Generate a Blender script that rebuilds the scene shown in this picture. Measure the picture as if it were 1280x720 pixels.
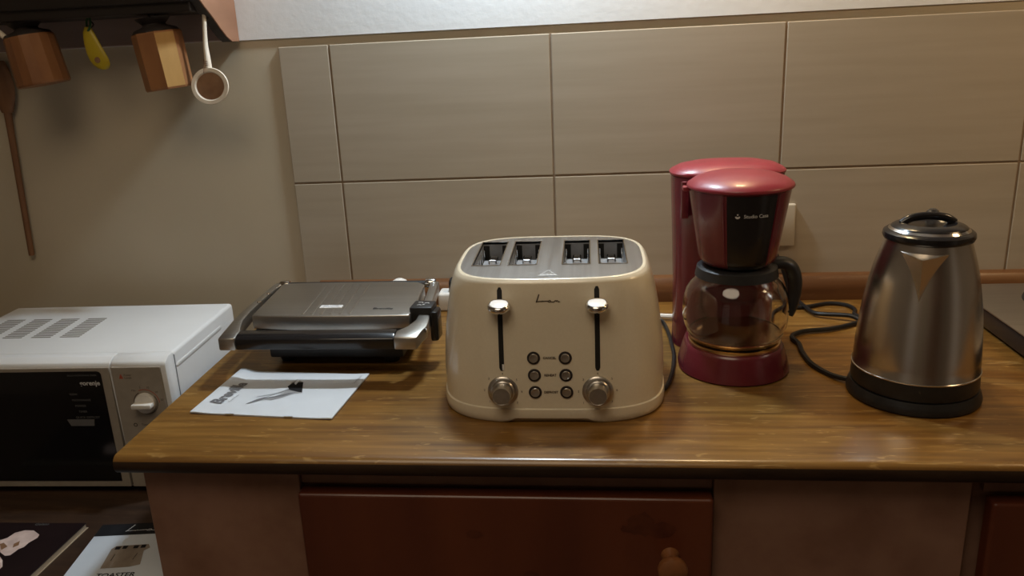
import bpy, bmesh, math, random
from math import pi, sin, cos, radians as R
from mathutils import Vector, Matrix

for o in list(bpy.data.objects):
    bpy.data.objects.remove(o)
S = bpy.context.scene
COL = S.collection
random.seed(4)

# ------------------------------------------------------------------ camera
cd = bpy.data.cameras.new('camera')
cam = bpy.data.objects.new('camera', cd)
COL.objects.link(cam)
S.camera = cam
FPX, PIT, YAW, ROL = 1029.943, R(16.9026), R(6.9558), R(-2.8964)
cd.sensor_width = 36
cd.lens = FPX / 1280 * 36
cd.shift_x = 22.745 / 1280
cd.shift_y = -2.8405 / 1280
cd.clip_start = 0.01
fw = Vector((-sin(YAW) * cos(PIT), cos(YAW) * cos(PIT), -sin(PIT)))
rt = Vector((cos(YAW), sin(YAW), 0))
up = rt.cross(fw)
r2 = rt * cos(ROL) + up * sin(ROL)
u2 = -rt * sin(ROL) + up * cos(ROL)
cam.matrix_world = Matrix(((r2.x, u2.x, -fw.x, .6761), (r2.y, u2.y, -fw.y, -.8447),
                           (r2.z, u2.z, -fw.z, .4713), (0, 0, 0, 1)))

# ------------------------------------------------------------------ light and exposure
w = bpy.data.worlds.new('world')
S.world = w
w.use_nodes = True
w.node_tree.nodes['Background'].inputs[0].default_value = (.05, .045, .04, 1)
w.node_tree.nodes['Background'].inputs[1].default_value = 1


def area(name, loc, size, power, color, target=None, shape='DISK', spread=180, size_y=None):
    l = bpy.data.lights.new(name, 'AREA')
    l.shape = shape
    l.size = size
    if size_y:
        l.size_y = size_y
    l.energy = power
    l.color = color
    l.spread = R(spread)
    o = bpy.data.objects.new(name, l)
    COL.objects.link(o)
    o.location = loc
    if target is not None:
        o.rotation_euler = (Vector(target) - Vector(loc)).to_track_quat('-Z', 'Y').to_euler()
    return o


area('cool_counter_lamp', (.56, .505, .96), .10, 8.2, (.74, .885, 1.0), None, 'RECTANGLE', 180, .06)
area('warm_counter_lamp', (.92, .505, .96), .10, 3.0, (1.0, .72, .38), None, 'RECTANGLE', 180, .06)
area('hood_lamp', (1.62, .12, .72), .22, 1.7, (1.0, .66, .34), (1.45, .16, 0))
area('ceiling_lamp', (.35, -.9, 1.52), 1.1, 9.5, (1.0, .82, .60), (.35, -.9, 0))

S.view_settings.view_transform = 'Standard'
S.view_settings.look = 'None'
S.view_settings.exposure = 0.0
S.view_settings.gamma = 1.0
S.view_settings.use_curve_mapping = False


# ------------------------------------------------------------------ materials
def mat(name, col, rough=.5, metal=0.0, col2=None, scale=(8, 8, 8), detail=4, lo=.35, hi=.65,
        bump=0.0, bscale=None, coat=0.0, aniso=0.0, spec=.5, rvar=0.0):
    m = bpy.data.materials.new(name)
    m.use_nodes = True
    nt = m.node_tree
    b = nt.nodes['Principled BSDF']
    b.inputs['Base Color'].default_value = (*col, 1)
    b.inputs['Roughness'].default_value = rough
    b.inputs['Metallic'].default_value = metal
    b.inputs['Specular IOR Level'].default_value = spec
    b.inputs['Coat Weight'].default_value = coat
    b.inputs['Coat Roughness'].default_value = .12
    tc = nt.nodes.new('ShaderNodeTexCoord')

    def noise(sc, det=4):
        mp = nt.nodes.new('ShaderNodeMapping')
        mp.inputs['Scale'].default_value = sc
        nt.links.new(tc.outputs['Object'], mp.inputs['Vector'])
        n = nt.nodes.new('ShaderNodeTexNoise')
        n.inputs['Scale'].default_value = 1
        n.inputs['Detail'].default_value = det
        nt.links.new(mp.outputs['Vector'], n.inputs['Vector'])
        return n
    n = noise(scale, detail)
    if col2:
        r = nt.nodes.new('ShaderNodeValToRGB')
        r.color_ramp.elements[0].position = lo
        r.color_ramp.elements[1].position = hi
        r.color_ramp.elements[0].color = (*col, 1)
        r.color_ramp.elements[1].color = (*col2, 1)
        nt.links.new(n.outputs['Fac'], r.inputs['Fac'])
        nt.links.new(r.outputs['Color'], b.inputs['Base Color'])
    if rvar:
        mr = nt.nodes.new('ShaderNodeMapRange')
        mr.inputs['To Min'].default_value = rough - rvar
        mr.inputs['To Max'].default_value = rough + rvar
        nt.links.new(n.outputs['Fac'], mr.inputs['Value'])
        nt.links.new(mr.outputs['Result'], b.inputs['Roughness'])
    if bump:
        n2 = noise(bscale or scale, 3)
        bp = nt.nodes.new('ShaderNodeBump')
        bp.inputs['Strength'].default_value = bump
        bp.inputs['Distance'].default_value = .002
        nt.links.new(n2.outputs['Fac'], bp.inputs['Height'])
        nt.links.new(bp.outputs['Normal'], b.inputs['Normal'])
    if aniso:
        b.inputs['Anisotropic'].default_value = aniso
        tg = nt.nodes.new('ShaderNodeTangent')
        tg.direction_type = 'RADIAL'
        tg.axis = 'Z'
        nt.links.new(tg.outputs['Tangent'], b.inputs['Tangent'])
    return m


def oak(name, dark, mid, light, fleck, rough=.35, along=(1.0, 14, 14), coat=.25):
    """stained oak: long grain, darker streaks and pale ray flecks"""
    m = bpy.data.materials.new(name)
    m.use_nodes = True
    nt = m.node_tree
    b = nt.nodes['Principled BSDF']
    L = nt.links.new
    tc = nt.nodes.new('ShaderNodeTexCoord')

    def noise(sc, det, dist=0.0, rot=0.0):
        mp = nt.nodes.new('ShaderNodeMapping')
        mp.inputs['Scale'].default_value = sc
        mp.inputs['Rotation'].default_value = (0, 0, rot)
        L(tc.outputs['Object'], mp.inputs['Vector'])
        n = nt.nodes.new('ShaderNodeTexNoise')
        n.inputs['Scale'].default_value = 1
        n.inputs['Detail'].default_value = det
        n.inputs['Distortion'].default_value = dist
        L(mp.outputs['Vector'], n.inputs['Vector'])
        return n
    a = noise(tuple(3 * q for q in along), 7, .5)
    r = nt.nodes.new('ShaderNodeValToRGB')
    e = r.color_ramp.elements
    e[0].position, e[0].color = .28, (*dark, 1)
    e[1].position, e[1].color = .72, (*light, 1)
    x = e.new(.5)
    x.color = (*mid, 1)
    L(a.outputs['Fac'], r.inputs['Fac'])
    # broad patches
    c = noise((5, 9, 9), 2)
    mx = nt.nodes.new('ShaderNodeMix')
    mx.data_type = 'RGBA'
    mx.blend_type = 'MULTIPLY'
    mr = nt.nodes.new('ShaderNodeMapRange')
    mr.inputs['From Min'].default_value = .35
    mr.inputs['From Max'].default_value = .7
    mr.inputs['To Min'].default_value = 0
    mr.inputs['To Max'].default_value = .55
    L(c.outputs['Fac'], mr.inputs['Value'])
    L(mr.outputs['Result'], mx.inputs[0])
    L(r.outputs['Color'], mx.inputs[6])
    mx.inputs[7].default_value = (.62, .52, .42, 1)
    # ray flecks, short curved pale strokes across the grain
    f = noise((22, 130, 60), 2, 1.2, .75)
    fr = nt.nodes.new('ShaderNodeValToRGB')
    fr.color_ramp.elements[0].position = .62
    fr.color_ramp.elements[1].position = .70
    fr.color_ramp.elements[1].color = (.5, .5, .5, 1)
    L(f.outputs['Fac'], fr.inputs['Fac'])
    m2 = nt.nodes.new('ShaderNodeMix')
    m2.data_type = 'RGBA'
    L(fr.outputs['Color'], m2.inputs[0])
    L(mx.outputs[2], m2.inputs[6])
    m2.inputs[7].default_value = (*fleck, 1)
    L(m2.outputs[2], b.inputs['Base Color'])
    b.inputs['Roughness'].default_value = rough
    b.inputs['Coat Weight'].default_value = coat
    b.inputs['Coat Roughness'].default_value = .2
    bp = nt.nodes.new('ShaderNodeBump')
    bp.inputs['Strength'].default_value = .12
    bp.inputs['Distance'].default_value = .001
    L(a.outputs['Fac'], bp.inputs['Height'])
    L(bp.outputs['Normal'], b.inputs['Normal'])
    return m


M = {}
M['oak'] = oak('stained oak', (.115, .050, .010), (.20, .098, .020), (.285, .150, .035), (.42, .26, .085), .30, (1.4, 30, 30), .35)
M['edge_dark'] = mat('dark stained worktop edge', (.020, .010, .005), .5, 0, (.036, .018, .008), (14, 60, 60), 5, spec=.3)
M['oak_dark'] = oak('dark stained board', (.10, .04, .013), (.15, .062, .02), (.2, .09, .03), (.22, .1, .04), .4)
M['table_wood'] = oak('dark table wood', (.025, .012, .006), (.045, .022, .011), (.065, .034, .017), (.075, .04, .02), .5, (1.2, 16, 16), .1)
M['pine'] = mat('red stained pine', (.085, .017, .006), .42, 0, (.135, .032, .011), (7, 7, 1.2), 5, coat=.2)
M['knob'] = mat('knob wood', (.20, .075, .024), .4, 0, (.28, .11, .038), (30, 30, 30), 4)
M['knot'] = mat('pine knot', (.074, .0155, .0055), .42, 0, (.105, .025, .009), (60, 60, 60))
M['panel'] = mat('brown mottled laminate', (.21, .105, .066), .6, 0, (.29, .16, .108), (16, 16, 16), 6, bump=.05)
M['paint'] = mat('beige gloss paint', (.50, .43, .315), .45, 0, (.53, .455, .335), (5, 5, 5), bump=.08, bscale=(60, 60, 60))
M['plaster'] = mat('white plaster', (.77, .785, .79), .85, 0, (.80, .815, .82), (12, 12, 12), bump=.18, bscale=(90, 90, 90))
M['grout'] = mat('brown grout', (.24, .175, .115), .85, 0, (.29, .21, .14), (50, 50, 50))
M['tile'] = mat('beige striated tile', (.385, .33, .25), .38, 0, (.425, .365, .285), (4, 4, 62), 6, .3, .7, bump=.04, rvar=.06)
M['white_enamel'] = mat('white enamel', (.72, .73, .74), .38, 0, (.75, .76, .77), (9, 9, 9))
M['mw_front'] = mat('beige grey plastic', (.30, .265, .22), .42, 0, (.33, .29, .24), (70, 70, 70))
M['black_glass'] = mat('black glass', (.006, .006, .007), .12, 0, (.008, .008, .009), (3, 3, 3))
M['black'] = mat('black plastic', (.012, .012, .013), .42, 0, (.017, .017, .018), (80, 80, 80))
M['black_gloss'] = mat('black gloss plastic', (.012, .011, .012), .2, 0, (.014, .013, .014), (20, 20, 20))
M['rubber'] = mat('cable rubber', (.010, .009, .009), .4, 0, (.012, .011, .011), (90, 90, 90), spec=.35)
M['void'] = mat('dark slot', (.008, .007, .006), .8, 0, (.01, .009, .008), (40, 40, 40))
M['cream'] = mat('cream pearl enamel', (.72, .635, .48), .30, 0, (.74, .655, .50), (300, 300, 300), coat=.7)
M['steel'] = mat('brushed steel', (.50, .49, .48), .30, 1, (.56, .55, .54), (260, 4, 260), rvar=.04)
M['steel_grill'] = mat('brushed warm steel', (.44, .42, .385), .36, 1, (.50, .475, .44), (4, 300, 200), rvar=.05)
M['kettle_steel'] = mat('kettle steel', (.62, .58, .53), .24, 1, (.62, .575, .52), (8, 8, 8), 2, aniso=.5)
M['chrome'] = mat('chrome', (.72, .71, .70), .12, 1, (.75, .74, .73), (9, 9, 9))
M['satin'] = mat('satin aluminium', (.50, .47, .43), .32, 1, (.56, .53, .49), (200, 200, 200))
M['white_cap'] = mat('white cap', (.82, .80, .78), .3, 0, (.84, .82, .8), (9, 9, 9))
M['white_plastic'] = mat('white plastic', (.70, .68, .64), .4, 0, (.73, .71, .67), (9, 9, 9))
M['socket'] = mat('ivory socket plastic', (.50, .45, .36), .35, 0, (.52, .47, .38), (9, 9, 9))
M['red'] = mat('burgundy plastic', (.125, .014, .022), .27, 0, (.14, .016, .025), (30, 30, 30), coat=.3)
M['red_lid'] = mat('burgundy lid plastic', (.24, .022, .034), .36, 0, (.265, .025, .038), (30, 30, 30), coat=.2)
M['paper'] = mat('white coated paper', (.60, .645, .70), .4, 0, (.62, .665, .72), (20, 20, 20))
M['paper_edge'] = mat('page block', (.36, .27, .17), .8, 0, (.45, .35, .24), (4, 4, 900))
M['ink'] = mat('black ink', (.012, .012, .014), .6, 0, (.016, .016, .018), (60, 60, 60), spec=.2)
M['vent_grey'] = mat('vent shade', (.16, .14, .115), .7, 0, (.19, .165, .135), (60, 60, 60))
M['ink_grey'] = mat('grey ink', (.13, .135, .15), .45, 0, (.17, .175, .19), (60, 60, 60))
M['ink_mid'] = mat('mid grey ink', (.24, .245, .26), .45, 0, (.34, .345, .36), (60, 60, 60))
M['ink_brown'] = mat('brown ink', (.04, .022, .012), .5, 0, (.05, .03, .018), (60, 60, 60))
M['ink_red'] = mat('red ink', (.38, .06, .03), .5, 0, (.42, .08, .04), (60, 60, 60))
M['print_white'] = mat('white print', (.62, .62, .62), .5, 0, (.66, .66, .66), (60, 60, 60))
M['print_grey'] = mat('dim grey print', (.11, .11, .11), .5, 0, (.13, .13, .13), (60, 60, 60))
M['cover'] = mat('dark book cover', (.009, .004, .0045), .5, 0, (.013, .006, .0065), (14, 14, 14), spec=.25)
M['icecream'] = mat('pale pink print', (.52, .40, .37), .5, 0, (.70, .56, .52), (45, 45, 45))
M['print_tan'] = mat('tan print', (.20, .155, .115), .5, 0, (.36, .31, .26), (26, 14, 26))
M['shelf_wood'] = mat('orange brown shelf wood', (.23, .105, .055), .45, 0, (.30, .145, .08), (30, 8, 30), 5)
M['shelf_dark'] = mat('dark shelf wood and edge shade', (.012, .008, .006), .5, 0, (.018, .011, .009), (6, 30, 30), 5)
M['shelf_back'] = mat('mauve brown back board', (.30, .215, .185), .55, 0, (.34, .25, .215), (6, 30, 30), 5)
M['block_wood'] = mat('turned beech', (.23, .095, .035), .45, 0, (.33, .145, .055), (30, 30, 8), 5)
M['block_wood_pale'] = mat('worn pale beech face', (.36, .20, .062), .4, 0, (.46, .265, .09), (30, 30, 8), 5)
M['dark_wood'] = mat('dark burnt wood', (.02, .015, .014), .5, 0, (.03, .022, .02), (40, 40, 40))
M['spoon_wood'] = mat('old spoon wood', (.14, .062, .028), .6, 0, (.22, .105, .045), (40, 40, 8), 5)
M['pale_wood'] = mat('pale carved wood', (.66, .57, .45), .65, 0, (.78, .70, .58), (60, 60, 30), 4, bump=.3)
M['bowl_brown'] = mat('stained bowl wood', (.22, .115, .06), .55, 0, (.30, .165, .09), (50, 50, 50), 4)
M['yellow'] = mat('yellow plastic', (.42, .31, .012), .4, 0, (.47, .35, .016), (20, 20, 20))
M['green'] = mat('green cord', (.02, .09, .025), .6, 0, (.025, .11, .03), (90, 90, 90))
M['floor'] = mat('brown floor tiles', (.16, .10, .06), .5, 0, (.2, .13, .08), (4, 4, 4))
M['room'] = mat('cream room paint', (.30, .25, .19), .8, 0, (.33, .275, .21), (4, 4, 4))
M['ceil'] = mat('white ceiling paint', (.75, .73, .69), .9, 0, (.77, .75, .71), (4, 4, 4))
M['door'] = mat('brown door wood', (.10, .045, .02), .5, 0, (.14, .065, .03), (8, 8, 1.5))
M['hot_ring'] = mat('warm metal ring', (.70, .53, .30), .22, 1, (.76, .58, .34), (9, 9, 9))
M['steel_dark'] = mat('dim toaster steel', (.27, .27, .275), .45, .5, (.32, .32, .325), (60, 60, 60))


def glass(name, tint):
    m = bpy.data.materials.new(name)
    m.use_nodes = True
    b = m.node_tree.nodes['Principled BSDF']
    b.inputs['Base Color'].default_value = (*tint, 1)
    b.inputs['Roughness'].default_value = .01
    b.inputs['IOR'].default_value = 1.47
    b.inputs['Transmission Weight'].default_value = 1
    return m


M['glass'] = glass('clear glass', (.95, .94, .92))


# ------------------------------------------------------------------ builders
def obj(name, bm, m, parent=None, smooth=None, mats=None):
    bmesh.ops.recalc_face_normals(bm, faces=bm.faces[:])
    me = bpy.data.meshes.new(name)
    bm.to_mesh(me)
    bm.free()
    for mm in (mats or [m]):
        me.materials.append(M[mm])
    o = bpy.data.objects.new(name, me)
    COL.objects.link(o)
    if smooth is not None:
        for p in me.polygons:
            p.use_smooth = True
        me.set_sharp_from_angle(angle=R(smooth))
    if parent:
        o.parent = parent
        o.matrix_parent_inverse = parent_inv(parent)
    return o


def parent_inv(p):
    mtx = p.matrix_basis.copy()
    q = p
    while q.parent:
        mtx = q.parent.matrix_basis @ q.matrix_parent_inverse @ mtx
        q = q.parent
    return mtx.inverted()


def thing(name, loc, label, cat, group=None):
    o = bpy.data.objects.new(name, None)
    o.empty_display_size = .02
    COL.objects.link(o)
    o.location = loc
    tag(o, label, cat, group)
    return o


def tag(o, label, cat, group=None):
    o['label'] = label
    o['category'] = cat
    if group:
        o['group'] = group
    return o


def struct(o):
    o['kind'] = 'structure'
    return o


def box(bm, x0, x1, y0, y1, z0, z1):
    v = [bm.verts.new((x, y, z)) for z in (z0, z1) for y in (y0, y1) for x in (x0, x1)]
    for f in ((0, 1, 3, 2), (4, 5, 7, 6), (0, 1, 5, 4), (2, 3, 7, 6), (0, 2, 6, 4), (1, 3, 7, 5)):
        bm.faces.new([v[i] for i in f])
    return v


def bevel(bm, wd, seg=2, ang=25):
    bm.normal_update()
    bmesh.ops.recalc_face_normals(bm, faces=bm.faces[:])
    es = [e for e in bm.edges if len(e.link_faces) == 2 and e.calc_face_angle(0) > R(ang)]
    bmesh.ops.bevel(bm, geom=es, offset=wd, segments=seg, profile=.5, affect='EDGES', clamp_overlap=True)


def bx(x0, x1, y0, y1, z0, z1, bv=0, seg=2):
    bm = bmesh.new()
    box(bm, x0, x1, y0, y1, z0, z1)
    if bv:
        bevel(bm, bv, seg)
    return bm


def prism(pts, axis, a, b, bv=0, seg=2):
    """polygon extruded along an axis; pts are the two other coordinates in xyz order"""
    bm = bmesh.new()

    def P(p, t):
        if axis == 'z':
            return (p[0], p[1], t)
        if axis == 'y':
            return (p[0], t, p[1])
        return (t, p[0], p[1])
    lo = [bm.verts.new(P(p, a)) for p in pts]
    hi = [bm.verts.new(P(p, b)) for p in pts]
    bm.faces.new(lo)
    bm.faces.new(hi)
    n = len(pts)
    for i in range(n):
        bm.faces.new((lo[i], lo[(i + 1) % n], hi[(i + 1) % n], hi[i]))
    if bv:
        bevel(bm, bv, seg)
    return bm


def lathe(prof, n=48, c=(0, 0, 0), bm=None, a0=0, a1=2 * pi, cap=True):
    """profile (r, z) about the z axis"""
    bm = bm or bmesh.new()
    full = abs(a1 - a0 - 2 * pi) < 1e-6
    rings = []
    for r, z in prof:
        if r < 1e-6:
            rings.append([bm.verts.new((c[0], c[1], c[2] + z))])
        else:
            k = n if full else n + 1
            rings.append([bm.verts.new((c[0] + r * cos(a0 + (a1 - a0) * i / n), c[1] + r * sin(a0 + (a1 - a0) * i / n), c[2] + z)) for i in range(k)])
    for A, B in zip(rings, rings[1:]):
        m = n if full else n
        for i in range(m):
            j = (i + 1) % n if full else i + 1
            if len(A) == 1 and len(B) == 1:
                continue
            if len(A) == 1:
                bm.faces.new((A[0], B[i], B[j]))
            elif len(B) == 1:
                bm.faces.new((A[i], A[j], B[0]))
            else:
                bm.faces.new((A[i], A[j], B[j], B[i]))
    if cap and full:
        for Q in (rings[0], rings[-1]):
            if len(Q) > 1:
                bm.faces.new(Q)
    return bm


def catmull(pts, sub=8, closed=False):
    P = [Vector(p) for p in pts]
    n = len(P)
    out = []
    rng = n if closed else n - 1
    for i in range(rng):
        if closed:
            p0, p1, p2, p3 = P[(i - 1) % n], P[i], P[(i + 1) % n], P[(i + 2) % n]
        else:
            p0, p1, p2, p3 = P[max(i - 1, 0)], P[i], P[i + 1], P[min(i + 2, n - 1)]
        for k in range(sub):
            t = k / sub
            out.append(.5 * ((2 * p1) + (p2 - p0) * t + (2 * p0 - 5 * p1 + 4 * p2 - p3) * t * t + (3 * p1 - p0 - 3 * p2 + p3) * t ** 3))
    if not closed:
        out.append(P[-1])
    return out


def tube(pts, r, n=10, sub=8, closed=False, bm=None, rads=None, flat=1.0, smooth=True):
    """swept round tube; rads gives a radius per control point"""
    bm = bm or bmesh.new()
    path = catmull(pts, sub, closed) if smooth else [Vector(p) for p in pts]
    m = len(path)
    prev = None
    rings = []
    for i, p in enumerate(path):
        if closed:
            t = path[(i + 1) % m] - path[i - 1]
        else:
            t = path[min(i + 1, m - 1)] - path[max(i - 1, 0)]
        t.normalize()
        if prev is None:
            a = Vector((0, 0, 1)) if abs(t.z) < .9 else Vector((1, 0, 0))
            nrm = t.cross(a).normalized()
        else:
            nrm = (prev - t * prev.dot(t)).normalized()
        prev = nrm
        bi = t.cross(nrm)
        rr = r
        if rads:
            f = i / (m - 1) * (len(rads) - 1)
            k = min(int(f), len(rads) - 2)
            rr = rads[k] + (rads[k + 1] - rads[k]) * (f - k)
        rings.append([bm.verts.new(p + nrm * (rr * cos(2 * pi * j / n)) + bi * (rr * flat * sin(2 * pi * j / n))) for j in range(n)])
    pairs = list(zip(rings, rings[1:])) + ([(rings[-1], rings[0])] if closed else [])
    for A, B in pairs:
        for j in range(n):
            bm.faces.new((A[j], A[(j + 1) % n], B[(j + 1) % n], B[j]))
    if not closed:
        bm.faces.new(rings[0])
        bm.faces.new(rings[-1])
    return bm


def selli(a, b, n, k, cx=0, cy=0):
    out = []
    for i in range(k):
        t = 2 * pi * i / k
        c, s = cos(t), sin(t)
        out.append((cx + a * math.copysign(abs(c) ** (2 / n), c), cy + b * math.copysign(abs(s) ** (2 / n), s)))
    return out


def loft(secs, bm=None, capA=True, capB=True):
    bm = bm or bmesh.new()
    rings = [[bm.verts.new(p) for p in s] for s in secs]
    n = len(rings[0])
    for A, B in zip(rings, rings[1:]):
        for i in range(n):
            bm.faces.new((A[i], A[(i + 1) % n], B[(i + 1) % n], B[i]))
    if capA:
        bm.faces.new(rings[0])
    if capB:
        bm.faces.new(rings[-1])
    return bm


def interp(tab, z):
    if z <= tab[0][0]:
        return tab[0][1:]
    for A, B in zip(tab, tab[1:]):
        if z <= B[0]:
            t = (z - A[0]) / (B[0] - A[0])
            return tuple(p + (q - p) * t for p, q in zip(A[1:], B[1:]))
    return tab[-1][1:]


def flat_polys(polys, th=.0002):
    """thin printed shapes: each poly a list of 3D points (coplanar, facing +z)"""
    bm = bmesh.new()
    for p in polys:
        bm.faces.new([bm.verts.new(q) for q in p])
    return bm


def ribbon(bm, pts, wd, nrm):
    """a pen stroke: flat strip of width wd following 3D points, facing nrm"""
    P = [Vector(p) for p in pts]
    nrm = Vector(nrm)
    L = []
    for i, p in enumerate(P):
        t = (P[min(i + 1, len(P) - 1)] - P[max(i - 1, 0)]).normalized()
        s = t.cross(nrm).normalized() * wd / 2
        L.append((bm.verts.new(p - s), bm.verts.new(p + s)))
    for A, B in zip(L, L[1:]):
        bm.faces.new((A[0], A[1], B[1], B[0]))


def text(name, body, size, m, parent, mtx, warp=None, offset=0.0, spacing=1.0, shear=0.0, align='CENTER'):
    cu = bpy.data.curves.new('t', 'FONT')
    cu.body = body
    cu.size = size
    cu.align_x = align
    cu.align_y = 'CENTER'
    cu.offset = offset
    cu.space_character = spacing
    cu.shear = shear
    cu.resolution_u = 3
    t = bpy.data.objects.new('t', cu)
    COL.objects.link(t)
    bpy.context.view_layer.update()
    me = bpy.data.meshes.new_from_object(t.evaluated_get(bpy.context.evaluated_depsgraph_get()))
    bpy.data.objects.remove(t)
    me.transform(mtx)
    if warp:
        for v in me.vertices:
            v.co = warp(v.co)
    me.name = name
    me.materials.clear()
    me.materials.append(M[m])
    o = bpy.data.objects.new(name, me)
    COL.objects.link(o)
    if parent:
        o.parent = parent
        o.matrix_parent_inverse = parent_inv(parent)
    return o


def frame(o, x, y):
    """matrix whose local x,y run along the two given directions from o"""
    x = Vector(x).normalized()
    y = Vector(y)
    y = (y - x * y.dot(x)).normalized()
    z = x.cross(y)
    return Matrix(((x.x, y.x, z.x, o[0]), (x.y, y.y, z.y, o[1]), (x.z, y.z, z.z, o[2]), (0, 0, 0, 1)))


# ================================================================== STRUCTURE
YT = .5996                      # face of the wall tiles
YW = .606                       # face of the painted wall
TABLE_Z = -.205
FLOOR = -.90
CEIL = 1.56
X0, X1, Y0 = -1.15, 2.45, -2.3

wb = struct(obj('wall_back', bx(X0 - .1, X1 + .1, YW, YW + .12, FLOOR, CEIL), 'paint'))
pl = obj('plaster', bx(X0, X1, YW - .0035, YW, .4836, CEIL - .002), 'plaster', wb)
obj('grout_bed', bx(.143, X1 - .02, YT + .0022, YW, .012, .469), 'grout', wb)
GX = [.143, .2329, .6164, .9999, 1.3834, 1.7669, 2.15]
g = .0016
for zi, (z0, z1) in enumerate(((.012, .2295), (.2295, .469))):
    for a, b in zip(GX, GX[1:]):
        obj('tile', bx(a + (g if a > .15 else 0), b - g, YT, YW, z0 + (g if zi else 0), z1 - (0 if zi else g), .0012, 2), 'tile', wb)
struct(obj('floor', bx(X0 - .1, X1 + .1, Y0 - .1, YW + .12, FLOOR - .06, FLOOR), 'floor'))
struct(obj('ceiling', bx(X0 - .1, X1 + .1, Y0 - .1, YW + .12, CEIL, CEIL + .06), 'ceil'))
struct(obj('wall_left', bx(X0 - .1, X0, Y0, YW, FLOOR, CEIL), 'room'))
struct(obj('wall_right', bx(X1, X1 + .1, Y0, YW, FLOOR, CEIL), 'room'))
struct(obj('wall_front', bx(X0 - .1, X1 + .1, Y0 - .1, Y0, FLOOR, CEIL), 'room'))
d = struct(obj('door_1', bx(1.0, 1.85, Y0, Y0 + .04, FLOOR, 1.15, .004), 'door'))
d2 = struct(obj('reflector_door_2', bx(X1 - .04, X1, -1.45, -.85, FLOOR, 1.15, .004), 'white_cap'))  # unseen white door added as a reflector for the kettle's right-hand bands
obj('door_handle', tube([(X1 - .03, -.95, .12), (X1 - .09, -.95, .12), (X1 - .09, -1.07, .12)], .01, smooth=False), 'satin', d2, 40)
d3 = struct(obj('reflector_door_3', bx(-1.0, -.15, Y0, Y0 + .04, FLOOR, 1.15, .004), 'white_cap'))  # out of view, added so the kettle reflects a bright band at left
obj('door_handle', tube([(-.22, Y0 + .03, .12), (-.22, Y0 + .09, .12), (-.34, Y0 + .09, .12)], .01, smooth=False), 'satin', d3, 40)
for zz in ((-.75, -.05), (.08, 1.0)):
    obj('door_panel', bx(1.14, 1.71, Y0 + .04, Y0 + .052, zz[0], zz[1], .006), 'door', d)
obj('door_handle', tube([(1.08, Y0 + .03, .12), (1.08, Y0 + .09, .12), (1.2, Y0 + .09, .12)], .01, smooth=False), 'satin', d, 40)

# wooden upstand behind the worktop
tb = prism([(YT, .0002), (YT - .020, .0002), (YT - .021, .020), (YT - .019, .034), (YT - .013, .042), (YT - .004, .045), (YT, .045)], 'x', .172, 2.40)
struct(obj('trim_1', tb, 'oak_dark', None, 30))

# ================================================================== WORKTOPS AND CABINETS
CT = .0245
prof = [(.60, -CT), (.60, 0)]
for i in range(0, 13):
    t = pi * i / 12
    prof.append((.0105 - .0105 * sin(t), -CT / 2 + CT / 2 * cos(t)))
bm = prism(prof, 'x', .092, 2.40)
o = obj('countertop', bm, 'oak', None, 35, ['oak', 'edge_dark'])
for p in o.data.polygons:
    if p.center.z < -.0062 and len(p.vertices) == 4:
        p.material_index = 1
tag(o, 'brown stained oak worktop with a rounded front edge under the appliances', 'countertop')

o = obj('low_table', bx(-1.1, .104, -.16, .60, TABLE_Z - .03, TABLE_Z, .003), 'table_wood')
tag(o, 'low dark brown wooden table top under the microwave and the two booklets', 'table')


def cabinet(x0, x1, px1, label, dx0, dx1, knobx):
    c = thing('base_cabinet', ((x0 + x1) / 2, .3, FLOOR), label, 'cabinet')
    obj('carcass', bx(x0, x1, .046, .58, FLOOR + .0005, -CT - .0005), 'panel', c)
    if dx0 > x0 + .03:
        obj('front_panel', bx(x0, dx0 - .002, .030, .046, FLOOR + .0005, -CT - .001, .001, 1), 'panel', c)
    if px1 > dx1 + .03:
        obj('front_panel', bx(dx1 + .002, px1, .030, .046, FLOOR + .0005, -CT - .001, .001, 1), 'panel', c)
    obj('top_rail', bx(dx0 - .001, dx1 + .001, .036, .046, -CT - .027, -CT - .001), 'panel', c)
    dr = obj('drawer', bx(dx0, dx1, .012, .034, -.215, -.0535, .004, 3), 'pine', c)
    kb = lathe([(0, 0), (.011, 0), (.0085, .006), (.0075, .012), (.0105, .017), (.0155, .022), (.0175, .028), (.0165, .033), (.011, .037), (0, .038)], 28)
    bmesh.ops.transform(kb, matrix=Matrix.Translation((knobx, .012, -.129)) @ Matrix.Rotation(pi / 2, 4, 'X'), verts=kb.verts)
    obj('knob', kb, 'knob', dr, 40)
    return dr


d1 = cabinet(.110, 1.104, 1.102, 'brown base cabinet with reddish pine drawer and round knob under the worktop', .3159, .8147, .766)
cabinet(1.107, 2.1, 2.1, 'second base cabinet at the right end, its reddish drawer cut by the frame', 1.118, 1.60, 1.36)
# darker knots in the drawer front
rk = random.Random(3)
for ki, (kx, kz, kr, ks) in enumerate(((.733, -.088, .016, 1.0), (.752, -.094, .019, .5), (.716, -.094, .009, .6), (.533, -.105, .010, .5), (.60, -.16, .009, .5))):
    bm = bmesh.new()
    vs = [bm.verts.new((kx + kr * (1 + .25 * rk.uniform(-1, 1)) * cos(2 * pi * i / 14), .0118 - .0001 * ki, kz + kr * ks * (1 + .25 * rk.uniform(-1, 1)) * sin(2 * pi * i / 14))) for i in range(14)]
    bm.faces.new(vs)
    obj('knot', bm, 'knot', d1)

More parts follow.
